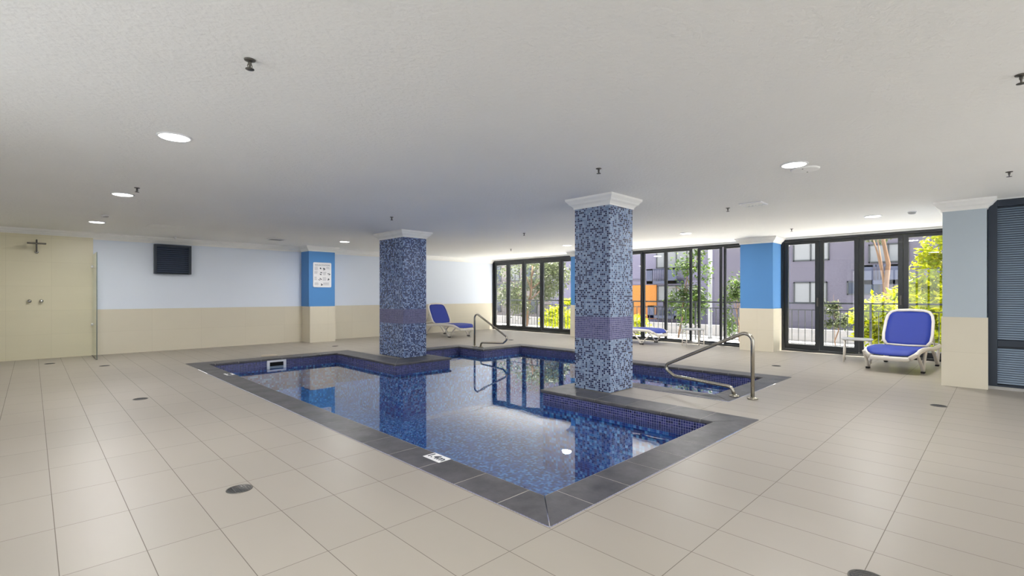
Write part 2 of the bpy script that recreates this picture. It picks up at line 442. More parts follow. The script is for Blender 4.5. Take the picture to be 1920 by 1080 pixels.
run(3, .57, 3.40, [.62, 1.325, 2.01, 2.69, 3.35], [(2.72, 1.05), (1.36, 1.10)])
# the middle run has folded and sliding leaves with thin stiles
w2 = empty('window_2', (0, 0, 0), kind='structure')
mb = MB(); mb.box(X1-.02, X1+.10, 8.05, 8.10, 0, 2.39); mb.box(X1-.02, X1+.10, 4.06, 4.11, 0, 2.39)
mb.box(X1-.02, X1+.10, 4.11, 8.05, 2.335, 2.39); mb.box(X1-.02, X1+.10, 4.11, 8.05, 0, .04)
mb.build('outer_frame', M['black_frame'], w2, bevel=.004)
for a, b, st in ((7.42, 8.04, .05), (6.79, 7.42, .05), (6.12, 6.80, .055), (5.42, 6.14, .06), (4.70, 5.29, .055), (4.12, 4.66, .05)):
    leaf(w2, a, b, z0=.04, z1=2.335, st=st, top=.04, bot=.045, x=X1+(.0 if a in (6.79, 5.42) else .045))
handle(w2, 6.15, .98, x=X1)

# ------------------------------------------------------------------ louvred doors on the right
dr = empty('door_1', (0, 0, 0), kind='structure')
XL = 8.75
mb = MB()
mb.box(XL, XL+.09, .055, .145, .035, 2.41); mb.box(XL, XL+.09, Y0, -3.3, .035, 2.41)
mb.box(XL, XL+.09, -3.3, .055, 2.325, 2.41); mb.box(XL, XL+.09, -3.3, .055, .035, .06)
mb.box(XL+.01, XL+.08, -3.3, .055, .545, .625)
mb.build('door_frame', M['navy_frame'], dr, bevel=.004)
def slats(mb, x, z0, z1, ya, yb, p=.0285, w=.024, th=.003):
    z = z0+p/2
    while z < z1-.3*p:
        mb.add([(x, ya, z+p*.42), (x, yb, z+p*.42), (x-w*.5, yb, z-p*.10), (x-w*.5, ya, z-p*.10),
                (x+th, ya, z+p*.42+th), (x+th, yb, z+p*.42+th), (x-w*.5, yb, z-p*.10-th), (x-w*.5, ya, z-p*.10-th)],
               [(0, 1, 2, 3), (4, 7, 6, 5), (2, 6, 7, 3), (0, 4, 5, 1), (0, 3, 7, 4), (1, 5, 6, 2)])
        z += p
mb = MB(); slats(mb, XL+.05, .625, 2.325, -3.3, .055); mb.build('upper_louvre', M['slat'], dr)
mb = MB(); slats(mb, XL+.05, .06, .53, -3.3, .055); mb.build('lower_louvre', M['slat'], dr)
mb = MB(); mb.box(XL+.075, XL+.085, -3.3, .055, .06, 2.325); mb.build('backing_panel', M['navy_frame'], dr)
mb = MB(); mb.box(XL, XL+.1, Y0, .15, 2.41, ZC-.001); mb.box(XL+.09, XL+.2, Y0-.2, .16, 0, ZC-.001); wall('wall_right', mb, M['plain_wall'])
mb = MB(); mb.box(XL-.03, XL+.09, Y0, .138, 0, .035); tag(mb.build('trim_3', M['kerb']), kind='structure')

# ------------------------------------------------------------------ swimming pool
pool = empty('swimming_pool', (4.5, 5.5, 0), label='irregular blue mosaic swimming pool with grey slate edging around two columns', cat='swimming pool')
def pbuild(mb, name, mats, **kw):
    o = mb.build(name, mats, None, **kw); o.parent = pool; o.matrix_parent_inverse = Matrix.Translation((-4.5, -5.5, 0)); return o
ZB = -.95
mb = MB()
BW = offset(INNER, .022)
for c in cells(BW): mb.quad((c[0], c[2], ZB), (c[1], c[2], ZB), (c[1], c[3], ZB), (c[0], c[3], ZB))
n = len(INNER)
for i in range(n):
    a, b = BW[i], BW[(i+1) % n]
    mb.quad((a[0], a[1], ZB), (b[0], b[1], ZB), (b[0], b[1], -.195), (a[0], a[1], -.195))
pbuild(mb, 'basin', M['basin'])
mb = MB()
for i in range(n):
    a, b = BW[i], BW[(i+1) % n]
    mb.quad((a[0], a[1], -.195), (b[0], b[1], -.195), (b[0], b[1], -.03), (a[0], a[1], -.03))
pbuild(mb, 'waterline_tiles', M['waterline'])
mb = MB()
for c in cells(BW): mb.quad((c[0], c[2], ZW), (c[1], c[2], ZW), (c[1], c[3], ZW), (c[0], c[3], ZW))
pbuild(mb, 'water', M['water'])
# slate slabs with mitred corners and narrow grout gaps
mb = MB(); gmb = MB()
ZT = .004
for i in range(n):
    a, b = Vector(INNER[i]), Vector(INNER[(i+1) % n]); A, B = Vector(OUTER[i]), Vector(OUTER[(i+1) % n])
    d = (b-a).normalized(); nrm = Vector((d.y, -d.x))
    s0, s1 = 0, (b-a).length; CW = (A-a).dot(nrm)
    t0, t1 = (A-a).dot(d), (B-a).dot(d)
    cuts = []; L = max(s1, t1)-min(s0, t0); k = max(1, round(L/.392)); base = min(s0, t0)
    g = .0034
    cl = [max(s0, t0)] if False else []
    for q in range(1, k):
        p = base + L*q/k
        if p > max(s0, t0)+.04 and p < min(s1, t1)-.04: cl.append(p)
    segs = [(s0, t0)] + [(p, p) for p in cl] + [(s1, t1)]
    for (p, q) in zip(segs[:-1], segs[1:]):
        P = [a+d*(p[0]+g), a+d*(q[0]-g), a+nrm*CW+d*(q[1]-g), a+nrm*CW+d*(p[1]+g)]
        # rounded nose towards the water
        prof = [(0.012, ZT), (.003, ZT-.006), (0, ZT-.016), (0, -.028), (.006, -.036), (.03, -.036)]
        V = []
        for (o, z) in prof:
            f = o/CW
            V += [(*(P[0].lerp(P[3], f)), z), (*(P[1].lerp(P[2], f)), z)]
        m0 = len(prof)
        V += [(*P[3], ZT), (*P[2], ZT)]
        fs = [(2*j, 2*j+1, 2*j+3, 2*j+2) for j in range(m0-1)]
        fs.append((0, 1, 2*m0+1, 2*m0))
        fs.append(tuple([2*m0]+[2*j for j in range(m0)])); fs.append(tuple([2*m0+1]+[2*j+1 for j in range(m0)][::-1]))
        mb.add(V, fs)
    gmb.quad((*(a+nrm*.008), ZT-.0012), (*(b+nrm*.008), ZT-.0012), (*B, ZT-.0012), (*A, ZT-.0012))
    gmb.quad((*(a+nrm*.008), ZT-.0012), (*(b+nrm*.008), ZT-.0012), (*(b+nrm*.008), -.03), (*(a+nrm*.008), -.03))
pbuild(mb, 'coping', M['slate'])
M['grout'] = plain('pale_grout', (186, 182, 176), .9)
o = pbuild(gmb, 'coping_grout', M['grout'])
# underwater steps and bench with dark nosings
def step(x0, x1, y0, y1, z, nose):
    mb = MB(); mb.box(x0, x1, y0, y1, ZB+.002, z); pbuild(mb, 'step', M['basin'])
    mb = MB(); mb.box(*nose, z, z+.004); pbuild(mb, 'step_nosing', M['nosing'])
step(5.66, 7.07, 7.50, 8.92, -.22, (5.70, 7.06, 7.50, 7.55))
step(7.08, 8.20, 7.72, 8.02, -.26, (7.08, 8.20, 7.72, 7.76))
step(7.08, 8.20, 7.42, 7.715, -.50, (7.08, 8.20, 7.42, 7.46))
step(5.88, 7.55, 2.44, 2.78, -.30, (5.88, 7.55, 2.74, 2.78))
step(5.88, 7.55, 2.785, 3.12, -.55, (5.88, 7.55, 3.08, 3.12))
# skimmer mouth in the end wall
mb = MB(); x0, x1, z0, z1, y = 3.12, 3.46, -.185, -.030, 9.662
mb.box(x0, x0+.045, y-.012, y+.018, z0, z1); mb.box(x1-.045, x1, y-.012, y+.018, z0, z1)
mb.box(x0+.045, x1-.045, y-.012, y+.018, z1-.035, z1); mb.box(x0+.045, x1-.045, y-.012, y+.018, z0, z0+.045)
sk = pbuild(mb, 'skimmer_frame', M['white'])
mb = MB(); mb.box(x0+.045, x1-.045, y+.008, y+.014, z0+.045, z1-.035)
o = mb.build('skimmer_opening', M['black_hole']); o.parent = sk
lid = empty('skimmer_lid', (3.32, 10.16, 0), label='round beige skimmer lid in the deck behind the slate pool edge', cat='lid')
mb = MB(); mb.lathe([(.145, .002), (.145, .012), (.135, .016), (0, .016)]); mb.build('rim', M['sand'], lid)
mb = MB(); mb.lathe([(.12, .0165), (.118, .021), (0, .022)]); mb.build('cover_plate', M['sand'], lid)

def text_mesh(name, s, size, mat, parent, mtx, ext=.0015, align='CENTER', outline=False):
    cu = bpy.data.curves.new(name, 'FONT'); cu.body = s; cu.size = size; cu.align_x = align; cu.align_y = 'CENTER'; cu.extrude = ext
    t = bpy.data.objects.new(name, cu); COL.objects.link(t)
    dg = bpy.context.evaluated_depsgraph_get(); me = bpy.data.meshes.new_from_object(t.evaluated_get(dg))
    bpy.data.objects.remove(t); me.materials.clear(); me.materials.append(mat)
    o = bpy.data.objects.new(name, me); COL.objects.link(o); o.parent = parent; o.matrix_local = mtx
    return o
def marker(x, y, label):
    m = empty('depth_marker', (x, y, ZT), label=label, cat='depth marker')
    mb = MB(); mb.box(-.055, .055, -.10, .10, 0, .003); mb.build('tile', M['white'], m, bevel=.002)
    # read from the deck by someone facing the pool
    text_mesh('depth_numerals', '1.4m', .095, M['ink'], m, Matrix.Translation((0, 0, .0045)) @ Matrix.Rotation(-PI/2, 4, 'Z'))
marker(2.115, 2.925, 'white depth tile on the slate edge close to the front corner of the pool')
marker(2.115, 8.21, 'small white depth tile on the slate edge at the far end of the pool')

# ------------------------------------------------------------------ mosaic columns
def column(x0, x1, y0, y1, label, mat):
    cx, cy = (x0+x1)/2, (y0+y1)/2
    c = empty('mosaic_column', (cx, cy, 0), label=label, cat='column')
    hx, hy = (x1-x0)/2, (y1-y0)/2
    mb = MB(); mb.box(-hx, hx, -hy, hy, .006, .650); mb.build('lower_shaft', M[mat], c)
    mb = MB(); mb.box(-hx, hx, -hy, hy, .6505, .9275); mb.build('tile_band', M['band'], c)
    mb = MB(); mb.box(-hx, hx, -hy, hy, .928, ZM); mb.build('upper_shaft', M[mat], c)
    mb = MB(); ring(mb, -hx, hx, -hy, hy, CORN); mb.build('capital_moulding', M['white_trim'], c)
    return c
column(5.0, 5.52, 3.37, 3.90, 'blue mosaic column beside the handrail, its tiles large enough to count', 'mosaic')
column(5.0, 5.52, 7.99, 8.87, 'blue mosaic column on the far slate peninsula, farther from the deck corner', 'mosaic_fine')

# ------------------------------------------------------------------ handrails
def smooth_path(pts, radii, k=8):
    out = [Vector(pts[0])]
    for i in range(1, len(pts)-1):
        p0, p, p1 = Vector(pts[i-1]), Vector(pts[i]), Vector(pts[i+1]); r = radii[i-1]
        a = (p0-p).normalized(); b = (p1-p).normalized()
        ang = a.angle(b); t = min(r/math.tan(ang/2), (p0-p).length*.49, (p1-p).length*.49); r2 = t*math.tan(ang/2)
        s, e = p+a*t, p+b*t; cen = p + (a+b).normalized()*(r2/math.sin(ang/2))
        va, vb = s-cen, e-cen; tot = va.angle(vb); ax = va.cross(vb).normalized()
        for j in range(k+1): out.append(cen + Matrix.Rotation(tot*j/k, 3, ax) @ va)
    out.append(Vector(pts[-1])); return out
def handrail(x, y, s, label, r=.021):
    """s=+1: reaches over the water towards +y, -1: towards -y"""
    h = empty('pool_handrail', (x, y, .0045), label=label, cat='handrail')
    P = [(0, 0, .006), (0, 0, .80), (0, s*1.13, .26), (0, s*.96, .148), (0, s*.235, .105), (0, s*.205, .006)]
    mb = MB(); mb.tube(smooth_path(P, [.09, .07, .07, .06]), r, 14); mb.build('rail_tube', M['chrome'], h)
    for yy in (0, s*.205):
        mb = MB(); mb.lathe([(.058, .001), (.058, .008), (.050, .014), (.026, .016), (.024, .022)], 0, yy, 24); mb.build('base_flange', M['chrome'], h)
    return h
handrail(5.90, 2.03, 1, 'curved stainless handrail over the narrow pool arm beside the large mosaic column')
handrail(7.30, 8.62, -1, 'curved stainless handrail at the stepped far corner of the pool')

# ------------------------------------------------------------------ sun loungers
def make_lounger():
    L = empty('sun_lounger', (0, 0, 0))
    W = .335
    def rail_z(x): return .335 - .10*max(0, (.22-x)/.22)**2 + .02*math.sin(x*3.1)
    # white side rails and end bows
    mb = MB()
    for s in (-1, 1):
        pts = [(x, s*(W-.11*max(0, (.16-x)/.16)**2), rail_z(x)-.012) for x in [0.02+.06*k for k in range(32)]]
        mb.tube(pts, .02, 10, flat=(.022, .036))
    pts = []
    for k in range(13):
        q = -PI/2+PI*k/12; pts.append((.03-.03*math.cos(q), (W-.10)*math.sin(q), rail_z(0)-.012))
    mb.tube(pts, .02, 10, flat=(.022, .036))
    mb.tube([(1.88, -W, .34), (1.90, -.2, .345), (1.90, .2, .345), (1.88, W, .34)], .018, 8)
    mb.tube([(.62, -W, .30), (.62, W, .30)], .014, 8); mb.tube([(1.15, -W, .31), (1.15, W, .31)], .014, 8)
    mb.build('frame', M['white_plastic'], L)
    # seat sling
    mb = MB(); nx, ny = 20, 8; V = []; F = []
    for i in range(nx+1):
        x = .03+1.09*i/nx
        hw = W-.018-.12*max(0, (.17-x)/.17)**2
        for j in range(ny+1):
            t = -1+2*j/ny; V.append((x, hw*t, rail_z(x)+.020-.012*(1-t*t)))
    for i in range(nx):
        for j in range(ny): a = i*(ny+1)+j; F.append((a, a+1, a+ny+2, a+ny+1))
    mb.add(V, F, True); s_ = mb.build('seat', M['lounger_blue'], L)
    so = s_.modifiers.new('thick', 'SOLIDIFY'); so.thickness = .006
    # backrest, raised
    bx, bz, ang, LB = 1.16, .355, math.radians(60), .66
    dx, dz = math.cos(ang), math.sin(ang)
    def bp(s, t): return (bx+dx*s, t, bz+dz*s)
    mb = MB(); pts = []
    def hwid(s):
        f = s/LB
        return W-.005 - .045*(1-f)**2*0 - .035*f
    loop = [(0.0, -.27), (.08, -.315), (.2, -.325), (.45, -.318), (.56, -.30), (.63, -.26), (.66, -.18), (.672, 0), (.66, .18), (.63, .26), (.56, .30), (.45, .318), (.2, .325), (.08, .315), (0, .27)]
    mb.tube([bp(a, b) for a, b in loop], .02, 10, flat=(.026, .020), closed=False)
    mb.tube([bp(0, -.27), bp(-.01, 0), bp(0, .27)], .016, 8)
    bf = mb.build('backrest_frame', M['white_plastic'], L)
    mb = MB(); V = []; F = []; rows = 14
    prof = [(.01, .262), (.08, .295), (.2, .308), (.45, .300), (.56, .282), (.625, .24), (.652, .17)]
    def w_at(s):
        for (a, wa), (b, wb_) in zip(prof[:-1], prof[1:]):
            if a <= s <= b: return wa+(wb_-wa)*(s-a)/(b-a)
        return prof[-1][1]
    for i in range(rows+1):
        s = .01+.642*i/rows; w = w_at(s)
        for j in range(9):
            t = -1+2*j/8; p = bp(s, w*t); V.append((p[0]+.010*(1-t*t), p[1], p[2]-.006*(1-t*t)))
    for i in range(rows):
        for j in range(8): a = i*9+j; F.append((a, a+1, a+10, a+9))
    mb.add(V, F, True); b_ = mb.build('backrest', M['lounger_blue'], L)
    so = b_.modifiers.new('thick', 'SOLIDIFY'); so.thickness = .006
    for q in (-.30, .30):
        mb = MB(); mb.tube([bp(.42, q), (1.62, q, .33)], .011, 8); mb.build('back_support', M['white_plastic'], L)
    # V shaped bowed legs
    for xx in (.37, 1.52):
        for s in (-1, 1):
            mb = MB()
            for q in (-1, 1):
                pts = []
                for k in range(9):
                    t = k/8; pts.append((xx+q*(.012+.31*t) - q*.035*math.sin(PI*t), s*(W+.015-.02*t), .022+.29*t))
                mb.tube(pts, .02, 8, flat=(.024, .017))
            lg = mb.build('leg', M['white_plastic'], L)
            mb = MB(); mb.box(xx-.045, xx+.045, s*(W+.015)-.024, s*(W+.015)+.024, 0, .028); mb.build('foot', M['rubber'], lg, bevel=.006)
    return L
l0 = make_lounger()
G = 'blue and white sun loungers'
spots = [((9.36, 1.24), math.radians(-4), 'blue sling sun lounger with raised back facing the deck, beside the white table'),
         ((8.72, 10.62), math.radians(90), 'blue sling sun lounger standing against the long beige wall behind the columns'),
         ((10.86, 5.80), math.radians(90), 'white framed sun lounger by the windows, its head end hidden behind the large column')]
for i, ((x, y), a, lb) in enumerate(spots):
    o = l0 if i == 0 else copy_tree(l0)
    o.location = (x, y, 0); o.rotation_euler = (0, 0, a); tag(o, lb, 'sun lounger', G)

# ------------------------------------------------------------------ small tables
def make_table():
    t = empty('side_table', (0, 0, 0))
    mb = MB(); N_ = 28; V = []; F = []
    def sq(q, r): # rounded square
        c, s = math.cos(q), math.sin(q); p = 5
        k = (abs(c)**p+abs(s)**p)**(-1/p); return r*k*c, r*k*s
    for (r, z) in ((.215, .385), (.232, .392), (.235, .404), (.228, .412)):
        for j in range(N_): x, y = sq(2*PI*j/N_+.11, r); V.append((x, y, z))
    for i in range(3):
        for j in range(N_): F.append((i*N_+j, i*N_+(j+1) % N_, (i+1)*N_+(j+1) % N_, (i+1)*N_+j))
    F.append(tuple(range(N_))[::-1]); F.append(tuple(3*N_+j for j in range(N_)))
    mb.add(V, F); mb.build('tabletop', M['grey_plastic'], t)
    for sx in (-1, 1):
        for sy in (-1, 1):
            mb = MB(); mb.tube([(sx*.195, sy*.195, 0), (sx*.185, sy*.185, .39)], .0125, 10); mb.build('leg', M['white_plastic'], t)
    mb = MB()
    for a, b in (((-1, -1), (1, -1)), ((1, -1), (1, 1)), ((1, 1), (-1, 1)), ((-1, 1), (-1, -1))):
        mb.tube([(a[0]*.192, a[1]*.192, .10), (b[0]*.192, b[1]*.192, .10)], .006, 6)
    mb.build('stretcher', M['white_plastic'], t)
    return t
t0 = make_table(); t0.location = (10.62, 1.86, 0); t0.rotation_euler = (0, 0, math.radians(8))
tag(t0, 'small white square side table standing next to the lounger with raised back', 'side table', 'side tables')
t1 = copy_tree(t0); t1.location = (10.98, 5.10, 0); t1.rotation_euler = (0, 0, math.radians(40))
tag(t1, 'small pale side table in front of the thin framed middle windows', 'side table', 'side tables')

# ------------------------------------------------------------------ ceiling fittings
def make_light():
    c = empty('ceiling_light', (0, 0, ZC))
    mb = MB(); mb.lathe([(.118, -.001), (.118, -.006), (.112, -.010), (.100, -.010), (.100, -.004), (.118, -.001)][:5]); mb.build('trim_ring', M['white'], c)
    mb = MB(); mb.lathe([(.0999, -.0045), (.095, -.012), (.06, -.016), (0, -.017)]); mb.build('diffuser', M['lamp'], c)
    ld = bpy.data.lights.new('lamp', 'AREA'); ld.shape = 'DISK'; ld.size = .22; ld.energy = LAMP_W; ld.color = (1, .985, .965)
    lo = bpy.data.objects.new('lamp', ld); COL.objects.link(lo); lo.parent = c; lo.location = (0, 0, -.02)
    return c
cl = make_light()
LG = 'round ceiling downlights'
lights = [(.786, 4.525, 'largest looking round downlight, over the deck beside the pool'),
          (.787, 7.555, 'round downlight in the middle of the row of three over the deck'),
          (.776, 10.72, 'round downlight nearest the shower in the row over the deck'),
          (5.12, 10.67, 'round downlight near the blue pilaster on the long wall'),
          (5.10, 1.385, 'round downlight beside the blank round plate in the ceiling'),
          (9.32, 1.43, 'round downlight above the folding doors near the louvred door'),
          (9.27, 4.46, 'round downlight near the middle windows above the blue pier'),
          (9.42, 7.60, 'small round downlight seen just beside the top of the large mosaic column'),
          (.78, 1.4, 'round downlight over the deck on the near side of the alone sprinkler'),
          (.78, -1.7, 'round downlight over the deck beside the wall with added glazing behind the viewpoint'),
          (5.1, -1.7, 'round downlight between the louvred door and the wall with added glazing behind the viewpoint')]
for i, (x, y, lb) in enumerate(lights):
    o = cl if i == 0 else copy_tree(cl)
    o.location = (x, y, ZC); tag(o, lb or 'round downlight out of the view over the rest of the room', 'ceiling light', LG)
def make_sprinkler():
    s = empty('ceiling_sprinkler', (0, 0, ZC))
    mb = MB(); mb.lathe([(.034, -.0005), (.032, -.006), (.018, -.010), (.012, -.012)]); mb.build('rosette', M['dark_steel'], s)
    mb = MB(); mb.lathe([(.011, -.010), (.011, -.030), (.007, -.034), (.006, -.050)], n=12); mb.build('stem', M['dark_steel'], s)
    mb = MB()
    for q in (-1, 1): mb.tube([(q*.010, 0, -.028), (q*.014, 0, -.042), (q*.004, 0, -.056)], .0025, 6)
    mb.build('yoke', M['dark_steel'], s)
    mb = MB(); mb.lathe([(.005, -.054), (.026, -.057), (.026, -.060), (0, -.061)], n=16); mb.build('deflector', M['dark_steel'], s)
    return s
sp = make_sprinkler(); sp.scale = (.82, .82, .85)
SG = 'fire sprinklers on the ceiling'
spr = [(.81, 2.77, 'largest looking metal sprinkler, alone on the plain ceiling over the deck'),
       (3.93, -.07, 'metal sprinkler cut by the edge of the view above the louvred door side'),
       (3.92, 2.767, 'metal sprinkler above and before the large mosaic column'),
       (6.94, -.04, 'metal sprinkler on the ceiling above the grey pier by the louvred door'),
       (4.04, 6.79, 'metal sprinkler on the ceiling before the far mosaic column'),
       (6.96, 6.70, 'metal sprinkler on the ceiling midway between the two mosaic columns'),
       (9.13, 9.28, 'tiny metal sprinkler above the far folding windows'),
       (7.0, 2.74, 'metal sprinkler beside the square ceiling vent'),
       (.857, 6.99, 'metal sprinkler beside the middle downlight over the deck'),
       (10.05, 2.77, 'tiny sprinkler near the folding doors above the blue pier')]
for i, (x, y, lb) in enumerate(spr):
    o = sp if i == 0 else copy_tree(sp)
    o.location = (x, y, ZC); tag(o, lb, 'sprinkler', SG)
def vent(x, y, s, rz, label):
    v = empty('ceiling_vent', (x, y, ZC), rz, label=label, cat='ceiling vent')
    mb = MB(); w = .022
    mb.box(-s, s, -s, -s+w, -.012, -.0005); mb.box(-s, s, s-w, s, -.012, -.0005); mb.box(-s, -s+w, -s+w, s-w, -.012, -.0005); mb.box(s-w, s, -s+w, s-w, -.012, -.0005)
    mb.build('frame', M['white'], v)
    mb = MB()
    for k in range(6):
        a = -s+w+.012+(2*s-2*w-.024)*k/5
        mb.add([(-s+w, a-.012, -.002), (s-w, a-.012, -.002), (s-w, a+.008, -.014), (-s+w, a+.008, -.014), (-s+w, a-.010, -.001), (s-w, a-.010, -.001), (s-w, a+.010, -.012), (-s+w, a+.010, -.012)],
               [(0, 1, 2, 3), (4, 7, 6, 5), (0, 4, 5, 1), (3, 2, 6, 7), (0, 3, 7, 4), (1, 5, 6, 2)])
    mb.build('blades', M['grey_plastic'], v)
    mb = MB(); mb.box(-s+w, s-w, -s+w, s-w, -.0015, -.0005); mb.build('backing', M['dark_steel'], v)
vent(6.92, 2.37, .14, 0, 'square louvred ceiling vent between a downlight and the blue pier')
vent(3.84, 11.3, .16, 0, 'square ceiling vent before the long wall, beside the blue pilaster')
pt = empty('ceiling_plate', (5.36, 1.36, ZC), label='blank round white plate on the ceiling next to a downlight', cat='cover plate')
mb = MB(); mb.lathe([(.125, -.0005), (.12, -.012), (.108, -.016), (0, -.017)]); mb.build('disc', M['white_trim'], pt)
for q in (.08, -.08):
    mb = MB(); mb.lathe([(.006, -.0165), (.005, -.020), (0, -.020)], q, 0, 10); mb.build('screw', M['dark_steel'], pt)
def detector(x, y, lb):
    d = empty('smoke_detector', (x, y, ZC), label=lb, cat='smoke detector', group='smoke detectors')
    mb = MB(); mb.lathe([(.052, -.0005), (.052, -.012), (.046, -.016)]); mb.build('base', M['white'], d)
    mb = MB(); mb.lathe([(.044, -.016), (.044, -.028), (.030, -.038), (0, -.040)]); mb.build('sensor_head', M['grey_plastic'], d)
detector(9.25, .95, 'small grey smoke detector on the ceiling over the lounger with raised back')
detector(.80, 9.72, 'small white smoke detector between two deck downlights')
ap = empty('ceiling_hatch', (1.70, 10.6, ZC), label='faint flush white access hatch in the ceiling before the dark wall grille', cat='hatch')
mb = MB(); mb.box(-.24, .24, -.24, .24, -.004, -.0005); mb.build('hatch_panel', M['ceiling'], ap)
mb = MB(); 
for a in (-.25, .242): mb.box(a, a+.008, -.25, .25, -.006, -.0005); mb.box(-.25, .25, a, a+.008, -.006, -.0005)
mb.build('hatch_rim', M['white_trim'], ap)
def mushroom(x, y, lb):
    e = empty('ceiling_nozzle', (x, y, ZC), label=lb, cat='nozzle')
    mb = MB(); mb.lathe([(.03, -.0005), (.028, -.02), (.012, -.03), (.012, -.05), (0, -.052)], n=16); mb.build('nozzle_body', M['white'], e)
mushroom(2.16, 12.35, 'small white nozzle on the ceiling just above the dark wall grille')

# ------------------------------------------------------------------ floor drains
def make_drain():
    d = empty('floor_drain', (0, 0, 0))
    mb = MB(); mb.lathe([(.074, .0005), (.073, .0025), (.067, .003), (.066, .0012)], n=40); mb.build('rim', M['dark_steel'], d)
    mb = MB(); mb.lathe([(.0665, .0004), (.0665, .0010), (0, .0010)], n=40); mb.build('sump', M['black_hole'], d)
    mb = MB()
    for k in range(-4, 5):
        a = k*.0150; h = math.sqrt(max(0, .066**2-a*a))
        mb.box(a-.0014, a+.0014, -h, h, .0012, .0028); mb.box(-h, h, a-.0008, a+.0008, .0011, .0024)
    mb.build('grate', M['drain_metal'], d)
    return d
d0 = make_drain(); DG = 'round floor drains'
drs = [(.912, 3.32, 'round floor drain on the open deck, the one closest to the slate corner', 0),
       (2.51, .40, 'round floor drain cut by the bottom edge of the view', .5),
       (.889, 7.0, 'round floor drain on the deck level with the mid length of the pool', 0),
       (6.98, .493, 'round floor drain on the deck before the grey pier', .5),
       (.873, 10.69, 'round floor drain just outside the shower glass', 0),
       (.22, 11.70, 'small round floor drain inside the shower', 0),
       (8.95, 2.70, 'small round floor drain before the blue pier', 0),
       (5.05, 11.0, 'small round floor drain before the blue pilaster', 0),
       (9.05, 9.2, 'small round floor drain behind the far handrail', 0)]
for i, (x, y, lb, rz) in enumerate(drs):
    o = d0 if i == 0 else copy_tree(d0)
    o.location = (x, y, 0); o.rotation_euler = (0, 0, rz); tag(o, lb, 'floor drain', DG)

# ------------------------------------------------------------------ wall grille, poster, shower
g = empty('wall_grille', (2.17, Y1, 1.965), label='dark louvred ventilation grille high on the pale blue wall', cat='ventilation grille')
mb = MB(); hw, hh, w = .335, .315, .045
mb.box(-hw, -hw+w, -.10, .005, -hh, hh); mb.box(hw-w, hw, -.10, .005, -hh, hh); mb.box(-hw+w, hw-w, -.10, .005, hh-w, hh); mb.box(-hw+w, hw-w, -.10, .005, -hh, -hh+.02)
mb.build('frame', M['navy_frame'], g, bevel=.004)
mb = MB(); z = -hh+.045
while z < hh-w-.01:
    mb.add([(-hw+w, -.085, z-.012), (hw-w, -.085, z-.012), (hw-w, -.05, z+.022), (-hw+w, -.05, z+.022), (-hw+w, -.083, z-.015), (hw-w, -.083, z-.015), (hw-w, -.047, z+.019), (-hw+w, -.047, z+.019)],
           [(0, 1, 2, 3), (4, 7, 6, 5), (0, 4, 5, 1), (3, 2, 6, 7), (0, 3, 7, 4), (1, 5, 6, 2)]); z += .044
mb.build('slats', M['vent_slat'], g)
mb = MB(); mb.box(-hw+w, hw-w, -.03, -.02, -hh+.02, hh-w); mb.build('backing', M['black_hole'], g)

ps = empty('safety_poster', (5.265, 12.214, 1.71), label='white rounded resuscitation notice on the blue pilaster', cat='poster')
mb = MB(); W_, H_, R_ = .235, .315, .03; V = []
for cx, cz, q0 in ((W_-R_, H_-R_, 0), (-W_+R_, H_-R_, 90), (-W_+R_, -H_+R_, 180), (W_-R_, -H_+R_, 270)):
    for k in range(7): q = math.radians(q0+15*k); V.append((cx+R_*math.cos(q), cz+R_*math.sin(q)))
nv = len(V); mb.add([(a, -.008, b) for a, b in V]+[(a, .004, b) for a, b in V], [tuple(range(nv)), tuple(range(nv, 2*nv))[::-1]]+[(i, (i+1) % nv, nv+(i+1) % nv, nv+i) for i in range(nv)])
mb.build('board', M['white'], ps)
text_mesh('heading', 'RESUSCITATION', .052, M['grey_ink'], ps, Matrix.Translation((0, -.009, .245)) @ Matrix.Rotation(PI/2, 4, 'X'))
random.seed(3)
mb = MB(); mg = MB()
for (cx, cz, w, h) in ((-.045, .155, .022, .05), (.045, .15, .05, .045), (-.05, .03, .07, .07), (.165, .02, .055, .06), (-.06, -.10, .075, .07), (.165, -.11, .06, .07), (-.01, -.235, .03, .07)):
    for k in range(7):
        x = cx+random.uniform(-w, w)*.5; zz = cz+random.uniform(-h, h)*.5; r = random.uniform(.006, .014)
        mb.box(x-r, x+r, -.0095, -.008, zz-r*.8, zz+r*.8)
    mb.build('printed_figure', M['ink'], ps); mb = MB()
for (cx, cz, w, n_) in ((-.15, .16, .10, 5), (.15, .16, .10, 3), (-.16, .05, .09, 4), (.06, .04, .09, 5), (-.17, -.09, .07, 5), (.06, -.10, .10, 5), (-.14, -.235, .12, 4), (.11, -.235, .18, 4)):
    for k in range(n_): mg.box(cx-w/2, cx+w/2*random.uniform(.5, 1), -.0093, -.008, cz+.035-.018*k-.0025, cz+.035-.018*k+.0025)
mg.build('printed_lines', M['grey_ink'], ps)

